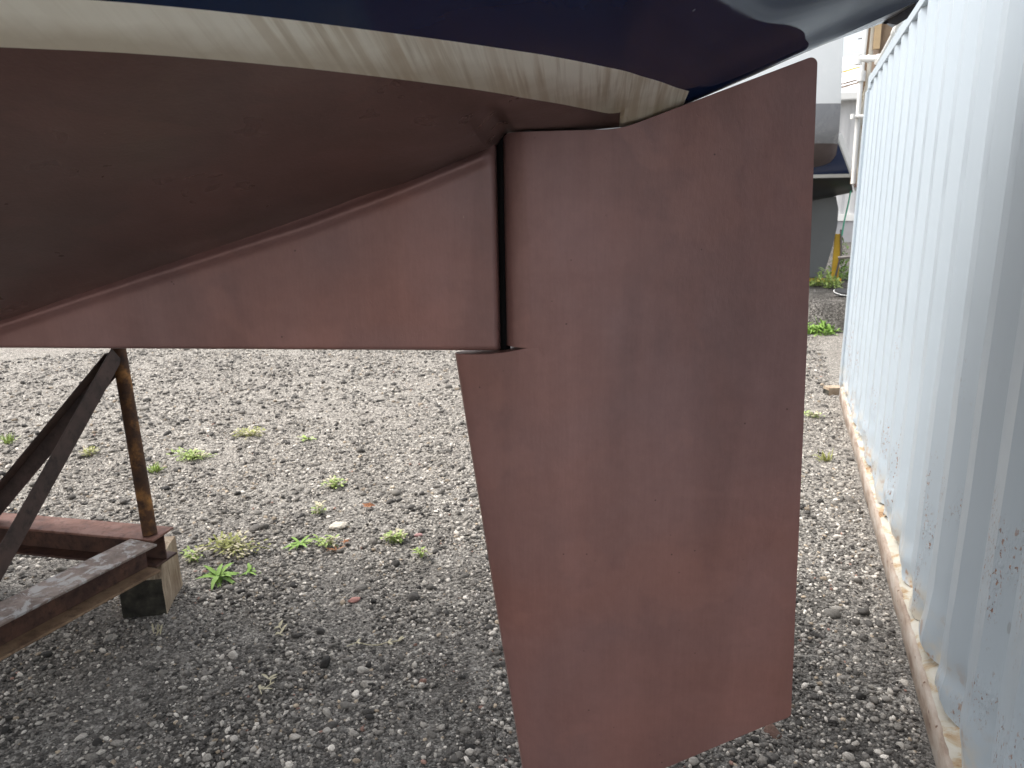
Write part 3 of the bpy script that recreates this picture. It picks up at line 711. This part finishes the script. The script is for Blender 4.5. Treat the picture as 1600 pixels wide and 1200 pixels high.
# bottom rail: brown channel, with a rusty ledge the panel stands on
bm = bmesh.new(); P = []
ysr = np.linspace(Y0 + .1, Y1 - .1, 160)
for y in ysr:
    e = .006 * noise.noise((y * 1.1, 0, 1)) + .003 * noise.noise((y * 7, 0, 1))
    P.append([co_ + Vector(p) for p in ((D0 + .03, y, .0), (D0 - .008 + e, y, .004), (D0 - .016 + e, y, .012), (D0 - .016 + e, y, .100), (D0 - .011 + e, y, .106), (D0 + .0 + e, y, .107))])
grid(bm, P); bmesh.ops.recalc_face_normals(bm, faces=bm.faces); o = obj('bottom_rail', bm, M['rail'], cont, smooth=50)
if sum(p.normal.x for p in o.data.polygons) > 0: o.data.flip_normals()
bm = bmesh.new(); P = []
for y in np.linspace(Y0 + .1, Y1 - .1, 420):
    P.append([co_ + Vector((D0 + x, y, .1075 + zz + .005 * noise.noise((y * 16, x * 30, 3)))) for x, zz in ((-.004, -.002), (.004, .003), (.016, .006), (.03, .012), (.045, .03), (.08, .06))])
grid(bm, P); o = obj('ledge', bm, M['ledge'], cont, smooth=40)
if sum(p.normal.z for p in o.data.polygons) < 0: o.data.flip_normals()
def cbox(name, lo, hi, mat, bevel=.004):
    bm = bmesh.new(); box(bm, Vector(lo) + co_, Vector(hi) + co_); return obj(name, bm, mat, cont, bevel=bevel)
X1 = D0 + 2.43
cbox('top_rail', (D0 - .004, Y0 + .1, 2.575), (D0 + .06, Y1 - .1, HT), M['cont'])
cbox('top_rail', (X1 - .06, Y0 + .1, 2.575), (X1 + .004, Y1 - .1, HT), M['cont'])
for y in (Y0, Y1 - .10):
    for x in (D0 - .022, X1 - .10): cbox('corner_post', (x, y, .12), (x + .106, y + .10, 2.53), M['cont'], .008)
    for x in (D0 - .009, X1 - .10):
        for z in (0.002, 2.532): cbox('corner_casting', (x, y - .003 if y < 0 else y - .07, z), (x + .13, (y + .17) if y < 0 else y + .103, z + .12), M['cont'], .01)
cbox('roof', (D0 + .06, Y0 + .02, 2.61), (X1 - .06, Y1 - .02, 2.64), M['cont'])
cbox('floor', (D0 + .07, Y0 + .02, .09), (X1 - .02, Y1 - .02, .13), M['rust'])
cbox('side_panel', (X1 - .03, Y0 + .1, .13), (X1 - .002, Y1 - .1, 2.575), M['cont'])
for y in (Y0 + .03, Y1 - .05): cbox('end_panel', (D0 + .1, y, .1), (X1 - .1, y + .03, 2.6), M['cont'])
# lashing bar sticking out of the end frame
bm = bmesh.new(); tube(bm, [co_ + Vector((.60, Y1 + .30, 1.21)), co_ + Vector((.445, Y1 + .32, 1.195))], .014, 12); box(bm, Vector((.545, Y1 + .28, 1.19)) + co_, Vector((.575, Y1 + .34, 1.31)) + co_)
box(bm, Vector((.56, Y1 - .01, 1.2)) + co_, Vector((.575, Y1 + .30, 1.23)) + co_); obj('lashing_bar', bm, M['steel'], cont, smooth=40)
bm = bmesh.new(); box(bm, Vector((.53, Y1, 1.80)) + co_, Vector((.80, Y1 + .40, 1.825)) + co_); obj('bracket', bm, M['rust'], cont)

# ---- pipes and planks racked against the far end of the container
def pipe(pts, r, label, mat, collars=()):
    bm = bmesh.new(); c = Vector(pts[0]); tube(bm, [Vector(p) - c for p in pts], r, 14)
    o = obj('plastic_pipe', bm, mat, smooth=40, loc=c); tag(o, label, 'pipe', 'pipes racked at the container end')
    for a, b, rr in collars:
        bm = bmesh.new(); tube(bm, [Vector(a) - c, Vector(b) - c], rr, 14); obj('coupling', bm, mat, o, smooth=40)
    return o
YP = 7.1
pipe([(.512, YP, 1.83), (.502, YP, 2.45), (.500, YP, 2.80), (.512, YP, 3.6)], .019, 'thick white plastic pipe standing upright at the far end of the container', M['pvc'],
     [((.502, YP, 2.66), (.501, YP, 2.74), .032), ((.508, YP, 3.10), (.508, YP, 3.15), .030)])
pipe([(.560, YP + .03, 1.83), (.520, YP + .03, 2.3), (.556, YP + .03, 2.60), (.562, YP + .03, 3.4)], .017, 'thin cream plastic pipe bent behind the thick white upright pipe', M['pvc_dirty'], [((.552, YP + .03, 2.55), (.556, YP + .03, 2.62), .022)])
pipe([(.452, 6.93, 2.815), (.52, 6.90, 2.80), (.600, 6.86, 2.79)], .026, 'short white plastic cross pipe with elbows joining the other pipes', M['pvc'],
     [((.452, 6.93, 2.765), (.452, 6.93, 2.845), .033), ((.602, 6.86, 2.755), (.600, 6.82, 2.80), .032), ((.52, 6.91, 2.80), (.535, 6.905, 2.80), .032)])
pipe([(.600, 6.82, 2.755), (.585, 6.2, 2.735), (.56, 5.0, 2.715), (.55, 3.4, 2.71)], .022, 'long white plastic pipe lying along the top edge of the container', M['pvc'],
     [((.572, 5.60, 2.725), (.569, 5.45, 2.722), .028), ((.566, 5.3, 2.720), (.564, 5.18, 2.718), .028)])
pipe([(.462, YP - .03, 2.38), (.545, YP - .04, 2.375)], .015, 'short white plastic stub pipe low between the upright pipes', M['pvc'], [((.462, YP - .03, 2.36), (.462, YP - .03, 2.40), .021)])
def plank(a, b, w, d, label, mat, up):
    bm = bmesh.new(); c = Vector(a); prism(bm, [(-w / 2, -d / 2), (w / 2, -d / 2), (w / 2, d / 2), (-w / 2, d / 2)], Vector((0, 0, 0)), Vector(b) - c, up)
    o = obj('plank', bm, mat, bevel=.004, loc=c); return tag(o, label, 'plank', 'planks racked at the container end')
plank((.590, YP + .10, 1.83), (.585, YP + .10, 3.45), .075, .035, 'pale pinkish plank standing behind the white pipes', M['plank_pink'], (0, -1, 0))
plank((.595, YP + .00, 2.90), (.590, YP + .00, 3.5), .05, .04, 'tan square timber upright beside the thick white pipe', M['plank'], (0, -1, 0))
plank((.535, YP + .17, 1.83), (.545, YP + .17, 3.3), .07, .03, 'dark brown plank between the pipes and the container corner', M['plank_dark'], (0, -1, 0))
plank((.565, YP + .06, 2.42), (.71, YP + .04, 3.25), .055, .03, 'brown slanting board crossing the upright planks', M['plank_dark'], (0, -1, 0))
plank((.62, YP + .22, 1.83), (.64, YP + .22, 3.35), .09, .03, 'wide brown plank nearest the container end wall', M['plank_dark'], (0, -1, 0))
for n_, (p_, r_, lab, mt) in enumerate((((.545, YP + .08, 2.45), .06, 'olive green tarp bundle tucked among the racked planks', M['mossy']),)):
    bm = bmesh.new(); bmesh.ops.create_icosphere(bm, subdivisions=3, radius=1)
    for v in bm.verts: v.co = Vector((v.co.x * .045, v.co.y * .04, v.co.z * .13)) * (1 + .3 * noise.noise(v.co * 2.2))
    o = obj('tarp_bundle', bm, mt, smooth=180, loc=p_); tag(o, lab, 'tarp')
timber('timber_block', (-.05, -.12, 0), (.05, .12, .07), (.53, 6.9, 0), R(-62), 'mossy brown timber offcut on gravel at the container corner', None)

# ------------------------------------------------------------------ boats behind, on the bank
def far_boat(name, label, K, st, cuts, us, loc, wtop, rake, extra):
    bt = empty(name, loc); tag(bt, label, 'sailboat', 'boats stored on the bank')
    B, W = hull_grid(K, st, us, 40, wtop); hb = hull_bmesh(us, B, W)
    loop = cut(hb, rake[0], rake[1])
    prev = None
    for nm, hi, mat in cuts:
        outward(obj(nm, band(hb, prev, hi), mat, bt, smooth=50)); prev = hi
    hb.free(); poly('transom', loop, rake[1], extra, bt)
    bm = bmesh.new(); top = [(u, B[i, -1]) for i, u in enumerate(us) if u < rake[2]]
    l = [bm.verts.new((u, b, wtop - .01)) for u, b in top]; r = [bm.verts.new((u, -b, wtop - .01)) for u, b in top]
    for i in range(len(top) - 1): bm.faces.new((r[i], r[i + 1], l[i + 1], l[i]))
    obj('deck', bm, M['white_trim'], bt); return bt
us2 = np.concatenate([np.linspace(-9, -1, 40), np.linspace(-1, .3, 40)[1:]])
A = far_boat('moored_yacht', 'white sailboat with grey band and brown bottom, seen between rudder and container',
    [(-9, 3.6), (-8, 2.2), (-5, 1.3), (-2, 1.75), (-.6, 2.12), (-.2, 2.20), (-.06, 2.27), (0, 2.36), (.3, 2.75)],
    [(-9, [(4.4, .02)]), (-7, [(2.4, .4), (3, .7), (4.4, .9)]), (-4, [(1.7, .6), (2.2, 1.1), (3, 1.4), (4.4, 1.5)]), (-1, [(2.1, .3), (2.3, .75), (2.6, 1.05), (3, 1.15), (4.4, 1.2)]), (0, [(2.42, .25), (2.55, .5), (2.8, .75), (3.2, .85), (4.4, .9)]), (.3, [(2.9, .3), (3.2, .6), (4.4, .8)])],
    [('hull_bottom', 2.52, M['brown_bottom']), ('boot_stripe', 3.03, M['grey_band']), ('topsides', None, M['white_hull'])],
    us2, (.615, 12.4, 0), 4.4, ((0, 0, 2.4), (1, 0, .045), -.1), M['white_hull'])
bm = bmesh.new(); box(bm, (-5.2, -.12, BZ), (-3.2, .12, 1.6)); obj('keel', bm, M['brown_bottom'], A, bevel=.05)
Bt = far_boat('racing_yacht', 'navy blue sailboat with black bottom, white stripe and grey rudder behind the white one',
    [(-9, 2.4), (-8, 1.7), (-5, 1.0), (-2.2, 1.45), (-1, 1.66), (0, 1.85), (.4, 1.95)],
    [(-9, [(2.7, .02)]), (-7, [(1.9, .4), (2.2, .7), (2.7, .9)]), (-4, [(1.3, .6), (1.7, 1.1), (2.2, 1.3), (2.7, 1.4)]), (-1, [(1.72, .25), (1.85, .6), (2.1, .95), (2.7, 1.05)]), (0, [(1.9, .2), (2.0, .5), (2.15, .7), (2.7, .8)]), (.4, [(2.0, .2), (2.1, .5), (2.7, .7)])],
    [('hull_bottom', 2.065, M['black_bottom']), ('boot_stripe', 2.115, M['white_trim']), ('topsides', None, M['navy'])],
    us2, (.93, 13.1, 0), 2.7, ((0, 0, 1.9), (1, 0, .46), -.4), M['white_trim'])
bm = bmesh.new(); prism(bm, [(-.035, 0), (.035, 0), (.035, .09), (-.035, .09)], (.035, -.50, 1.86), (-.34, -.80, 2.66)); obj('quarter_trim', bm, M['white_trim'], Bt, bevel=.01)
bm = bmesh.new(); box(bm, (-5.2, -.1, BZ), (-3.6, .1, 1.4)); obj('keel', bm, M['black_bottom'], Bt, bevel=.05)
out = [(-.75, 1.74), (-.22, 1.80), (-.17, 1.6), (-.165, 1.35), (-.20, 1.05), (-.27, .70), (-.33, .50), (-.75, .47)]
bm = bmesh.new(); a = [bm.verts.new((x, -.03, z)) for x, z in out]; b = [bm.verts.new((x, .03, z)) for x, z in out]
bm.faces.new(a); bm.faces.new(b[::-1])
for i in range(len(out)): bm.faces.new((a[i], b[i], b[(i + 1) % len(out)], a[(i + 1) % len(out)]))
bmesh.ops.recalc_face_normals(bm, faces=bm.faces); obj('rudder', bm, M['grey_rudder'], Bt, bevel=.012)
# green line hanging off the stern
bm = bmesh.new(); tube(bm, [(0, 0, 0), (-.025, .0, -.25), (-.06, .02, -.52), (-.075, .03, -.75)], .012, 8)
tag(obj('rope', bm, M['rope'], smooth=60, loc=(.915, 12.95, 1.93)), 'thin green rope hanging from the stern of the navy boat', 'rope')

bs = empty('boat_stand', (.80, 13.2, BZ)); tag(bs, 'yellow steel boat stand post behind the grey rudder', 'boat stand')
bm = bmesh.new(); box(bm, (-.055, -.05, 0), (.055, .05, .78)); obj('post', bm, M['yellow'], bs, bevel=.008)
bm = bmesh.new(); box(bm, (-.75, -.06, 0), (.10, -.055 + .0, .06)); box(bm, (-.75, -.12, .0), (.10, -.06, .012)); obj('base', bm, M['yellow'], bs)
bm = bmesh.new(); tube(bm, [(.0, -.08, .05), (.06, -.10, .45), (.03, -.06, .85)], .016, 8); obj('chain', bm, M['steel'], bs, smooth=40)

tb = bmesh.new(); 
bmesh.ops.create_cone(tb, cap_ends=True, segments=28, radius1=.13, radius2=.12, depth=.05)
ld = obj('lid', tb, M['black'], smooth=40, loc=(.80, 10.95, BZ + .06)); ld.rotation_euler = (R(10), R(8), 0); tag(ld, 'round black lid with pale rim lying on the gravel bank', 'lid')
bm = bmesh.new(); tube(bm, [(.135 * math.cos(a), .135 * math.sin(a), .0) for a in np.linspace(0, 2 * math.pi, 29)], .006, 8); obj('rim', bm, M['white_trim'], ld, smooth=60)

# ------------------------------------------------------------------ building at the back
bd = empty('shed', (2.2, 28.5, 0)); tag(bd, 'white metal clad shed with pale ribbed roof behind the stored boats', 'shed')
off = Vector((-2.2, -28.5, 0))
def bbox_(name, lo, hi, mat, b=.01):
    bm = bmesh.new(); box(bm, Vector(lo) + off, Vector(hi) + off); return obj(name, bm, mat, bd, bevel=b)
bm = bmesh.new(); P = []
xs = np.arange(-5, 8, .1)
for i, x in enumerate(xs): P.append([Vector((x, 28 + (.03 if i % 4 < 2 else 0), z)) + off for z in (BZ - .1, 5.1)])
grid(bm, P); obj('wall', bm, M['clad'], bd)
bm = bmesh.new(); P = []
for i, x in enumerate(np.arange(-5.2, 8.2, .13)): P.append([Vector((x, y, z + (.05 if i % 4 == 0 else 0))) + off for y, z in ((27.7, 5.27), (33, 7.3))])
grid(bm, P); obj('roof', bm, M['roofing'], bd)
bbox_('fascia', (-5.2, 27.66, 5.08), (8.2, 27.8, 5.3), M['white_trim'])
bbox_('door', (-1, 27.93, BZ - .1), (3.2, 27.99, 1.14), M['clad_grey']); bbox_('lintel', (-1.1, 27.9, 1.14), (3.3, 27.99, 1.38), M['white_trim'])
bm = bmesh.new(); prism(bm, [(-.03, 0), (.03, 0), (.03, .05), (-.03, .05)], Vector((1.0, 28.2, 5.52)) + off, Vector((2.6, 28.8, 5.95)) + off); 
prism(bm, [(-.03, 0), (.03, 0), (.03, .05), (-.03, .05)], Vector((1.0, 28.1, 5.42)) + off, Vector((2.6, 28.65, 5.82)) + off); obj('snow_rail', bm, M['plank_dark'], bd)
bm = bmesh.new(); prism(bm, [(-.03, 0), (.03, 0), (.03, .05), (-.03, .05)], Vector((1.0, 29.6, 6.10)) + off, Vector((2.8, 30.2, 6.6)) + off); obj('ridge_pole', bm, M['yellow'], bd)
# television aerial on the roof
ae = empty('aerial', (2.1, 30.5, 6.35)); tag(ae, 'thin grey aerial on the shed roof against the white sky', 'aerial')
bm = bmesh.new(); tube(bm, [(0, 0, 0), (0, 0, 2.0)], .02, 8); obj('mast', bm, M['steel'], ae)
for z in (1.1, 1.45, 1.9):
    bm = bmesh.new(); tube(bm, [(-.16, 0, z), (.16, 0, z)], .018, 6); obj('crossbar', bm, M['steel'], ae)

# ------------------------------------------------------------------ weeds, leaves
def leafmat(name, a, b):
    t = NT(name); c = t.mix(t.noise(30, 3), a, b); m = t.done(c, .6, 0, .3)
    t.b.inputs['Subsurface Weight'].default_value = 0; return m
M['leaf'] = leafmat('green_leaf', (.16, .30, .05), (.28, .42, .10)); M['leaf_y'] = leafmat('yellow_green_leaf', (.22, .25, .06), (.34, .33, .12))
M['leaf_pale'] = leafmat('pale_green_leaf', (.28, .38, .10), (.40, .50, .17)); M['leaf_r'] = leafmat('reddish_leaf', (.30, .13, .06), (.38, .20, .10)); M['dry'] = leafmat('dry_leaf', (.45, .20, .10), (.55, .30, .17))
M['straw'] = leafmat('straw', (.45, .40, .26), (.6, .55, .4))
def blade(bm, base, az, L, w, lift, droop, mi=0):
    d = Vector((math.cos(az), math.sin(az), 0)); s = Vector((-d.y, d.x, 0)); pr = None; n = 5
    for k in range(n + 1):
        t_ = k / n; p = base + d * (L * t_ * math.cos(lift)) + Vector((0, 0, L * (math.sin(lift) * t_ - droop * t_ * t_)))
        ww = w * (math.sin(math.pi * min(1, t_ * .85 + .13)) ** .8) * (.15 if k == n else 1)
        a, b, c = bm.verts.new(p + s * ww), bm.verts.new(p - Vector((0, 0, ww * .35))), bm.verts.new(p - s * ww)
        if pr:
            for q0, q1, r0, r1 in ((pr[0], pr[1], a, b), (pr[1], pr[2], b, c)):
                f = bm.faces.new((q0, q1, r1, r0)); f.material_index = mi
        pr = (a, b, c)
def weed(x, y, kind, size, label, mat, z=None, n=None):
    size *= .66; n = int(n * .8) if n else n; rnd = random.Random(hash((round(x * 100), round(y * 100))) & 0xffff); bm = bmesh.new()
    if kind == 'rosette':
        for k in range(n or 13): blade(bm, Vector((rnd.uniform(-.01, .01), rnd.uniform(-.01, .01), .004)), rnd.uniform(0, 6.28), size * rnd.uniform(.6, 1.15), size * .078, R(rnd.uniform(3, 48)), rnd.uniform(.2, .5))
    elif kind == 'tuft':
        for k in range(n or 34): blade(bm, Vector((rnd.gauss(0, .015), rnd.gauss(0, .015), 0)), rnd.uniform(0, 6.28), size * rnd.uniform(.5, 1.1), .0035, R(rnd.uniform(35, 85)), rnd.uniform(.1, .5))
    else:  # sprawling mat of small leaves on stems
        for k in range(n or 26):
            a = rnd.uniform(0, 6.28); L = size * rnd.uniform(.3, 1); d = Vector((math.cos(a), math.sin(a) * .7, 0)); h = rnd.uniform(.012, .05)
            m = rnd.choice((0, 0, 1)); tube(bm, [Vector((0, 0, -.004)), d * (L * .5) + Vector((0, 0, h * .6)), d * L + Vector((0, 0, .004))], .0018, 5)
            for j in range(6):
                p = d * (L * (j + 1) / 6) + Vector((rnd.gauss(0, .01), rnd.gauss(0, .01), h * (1 - ((j - 2.5) / 3.5) ** 2) + .006))
                blade(bm, p, a + rnd.uniform(-1.3, 1.3), rnd.uniform(.018, .038), .006, R(rnd.uniform(0, 50)), .3, m)
    ms = [mat, M['straw']] if kind == 'mat' else [mat]
    o = obj('weed', bm, ms, smooth=60, loc=(x, y, (gz(x, y) if z is None else z) + .004)); return tag(o, label, 'weed', 'weeds growing in the gravel')
weed(-2.38, 2.38, 'rosette', .20, 'broad leafy green weed nearest the cradle corner', M['leaf'], n=30)
weed(-2.28, 2.47, 'rosette', .12, 'small leafy weed beside the broad green weed', M['leaf'], n=11)
weed(-2.50, 2.62, 'mat', .30, 'sprawling yellowish weed patch with dry stalks behind the broad green weed', M['leaf_y'], n=42)
weed(-2.62, 2.48, 'mat', .10, 'small yellow-green weed clump right of the timber block', M['leaf_pale'], n=14)
weed(-2.22, 2.78, 'rosette', .15, 'bright green upright rosette weed in mid gravel', M['leaf'], n=14)
weed(-2.09, 2.82, 'mat', .12, 'feathery green weed touching the bright rosette', M['leaf_pale'], n=14)
weed(-2.01, 2.79, 'rosette', .09, 'small reddish brown weed beside the feathery green one', M['leaf_r'], n=12)
weed(-1.78, 2.98, 'mat', .11, 'pale feathery weed nearest the rudder', M['leaf_pale'], n=20)
weed(-2.52, 3.52, 'mat', .10, 'pale weed clump alone in mid yard', M['leaf_pale'], n=18)
weed(-2.36, 3.15, 'mat', .06, 'tiny pale weed between larger clumps in mid yard', M['leaf_pale'], n=9)
weed(-3.29, 4.33, 'rosette', .16, 'light green rosette weed farthest out in the yard', M['leaf_pale'], n=14)
weed(-3.78, 4.26, 'mat', .24, 'yellowish dry weed patch far out in the yard', M['leaf_y'], n=26)
weed(-3.81, 3.70, 'mat', .26, 'wide light green weed patch right of the cradle post', M['leaf_pale'], n=34)
weed(-3.82, 3.39, 'tuft', .15, 'grassy light green tuft just right of the cradle post', M['leaf_pale'], n=60)
weed(-5.37, 3.51, 'tuft', .17, 'grassy tuft at the far left behind the cradle', M['leaf_pale'], n=60)
weed(-4.52, 3.48, 'mat', .14, 'small yellowish weed seen between post and brace', M['leaf_y'], n=16)
weed(-1.57, 2.87, 'mat', .05, 'tiny weed sprig on gravel near the rudder edge', M['leaf_pale'], n=8)
weed(.34, 4.95, 'tuft', .16, 'yellow-green grass tuft in the gravel beside the container', M['leaf_y'], n=44)
weed(.14, 4.42, 'tuft', .09, 'small green grass tuft half behind the rudder edge', M['leaf_pale'], n=22)
weed(.30, 6.05, 'mat', .10, 'low green weed near the container corner', M['leaf_pale'], n=14)
weed(-2.30, 1.93, 'tuft', .11, 'thin pale grass blades in front of the timber block', M['straw'], n=9)
def bush(x, y, z, r, h, label, mat, n):
    rnd = random.Random(int(x * 991)); bm = bmesh.new()
    for k in range(n):
        a = rnd.uniform(0, 6.28); q_ = rnd.random() ** .6
        blade(bm, Vector((r * q_ * math.cos(a), r * q_ * math.sin(a), rnd.random() * h * (1.1 - q_))), rnd.uniform(0, 6.28), rnd.uniform(.07, .16), .013, R(rnd.uniform(0, 75)), .3)
    o = obj('weed', bm, mat, smooth=60, loc=(x, y, z)); tag(o, label, 'weed', 'weeds growing in the gravel')
bush(.62, 12.3, BZ, .24, .30, 'bushy bright green weed at the foot of the yellow stand', M['leaf_pale'], 240)
bush(.92, 13.6, BZ, .22, .75, 'tall green weed behind the container lashing bar', M['leaf'], 240)
bush(.50, 10.28, 0, .20, .16, 'low dark green weed at the foot of the gravel bank', M['leaf'], 160)
bush(.30, 10.25, 0, .16, .12, 'small dark green weed half hidden by the rudder at the bank foot', M['leaf'], 110)

def leaf(x, y, s, label, mat, rz):
    bm = bmesh.new(); n = 5; c = bm.verts.new((0, 0, .006)); ring = []
    for k in range(2 * n):
        a = 2 * math.pi * k / (2 * n) + .2; rr = s * (1 if k % 2 == 0 else .42); ring.append(bm.verts.new((rr * math.cos(a), rr * math.sin(a) * .75, .006 + .35 * s * random.random())))
    for k in range(2 * n): bm.faces.new((c, ring[k], ring[(k + 1) % (2 * n)]))
    bmesh.ops.solidify(bm, geom=bm.faces[:], thickness=.0008)
    o = obj('fallen_leaf', bm, mat, loc=(x, y, gz(x, y) + .014)); o.rotation_euler = (0, 0, rz); tag(o, label, 'leaf', 'dry leaves on the gravel')
leaf(-2.13, 3.29, .045, 'orange-brown dry lobed leaf lying in mid yard gravel', M['dry'], .3)
leaf(-2.0, 2.86, .03, 'small rust coloured leaf beside the reddish weed', M['dry'], 1.1)
def chip(x, y, s, label, col):
    bm = bmesh.new(); bmesh.ops.create_icosphere(bm, subdivisions=2, radius=1)
    for v in bm.verts: v.co = Vector((v.co.x * s, v.co.y * s * .7, v.co.z * s * .35)) * (1 + .35 * noise.noise(v.co * 1.7 + Vector((x, y, 0))))
    o = obj('brick_chip', bm, simple('brick_chip_' + str(int(s * 1000)), col, .85, .2, 30, .3), loc=(x, y, gz(x, y) + s * .3)); o.rotation_euler = (0, 0, x * 7); tag(o, label, 'brick chip', 'brick fragments in the gravel')
chip(-1.67, 2.42, .026, 'pinkish red brick fragment in the gravel near the lower rudder', (.40, .20, .17))
chip(-1.70, 3.08, .022, 'dusky pink stone chip near the pale feathery weed', (.36, .20, .19))
chip(-2.15, 3.02, .050, 'flat cream stone slab on the gravel in mid yard', (.55, .50, .42))

def sprig(x, y, L, az, label):
    rnd = random.Random(int(abs(x * 517 + y * 91))); bm = bmesh.new(); d = Vector((math.cos(az), math.sin(az), 0)); q_ = Vector((-d.y, d.x, 0))
    pts = [d * (L * k / 5) + q_ * (.012 * math.sin(k * 1.4)) + Vector((0, 0, .008 + .006 * math.sin(k * 2.))) for k in range(6)]; tube(bm, pts, .0022, 5)
    for k in range(9):
        b = pts[rnd.randrange(1, 6)]; blade(bm, b, az + rnd.choice((-1, 1)) * rnd.uniform(.4, 1.3), rnd.uniform(.02, .045), .005, R(rnd.uniform(0, 40)), .3)
    tag(obj('dry_sprig', bm, M['straw'], smooth=60, loc=(x, y, gz(x, y) + .006)), label, 'dry sprig', 'dry sprigs lying on the gravel')
sprig(-1.50, 2.10, .20, .5, 'long dry straw coloured sprig lying in the open gravel')
sprig(-.72, 2.02, .16, .1, 'dry straw coloured sprig touching the lower front edge of the rudder')
sprig(-1.62, 1.75, .09, 1.9, 'short dry sprig on the dark gravel at the bottom of the view')
sprig(-1.78, 2.08, .08, 2.6, 'short dry sprig on gravel below the broad green weed')
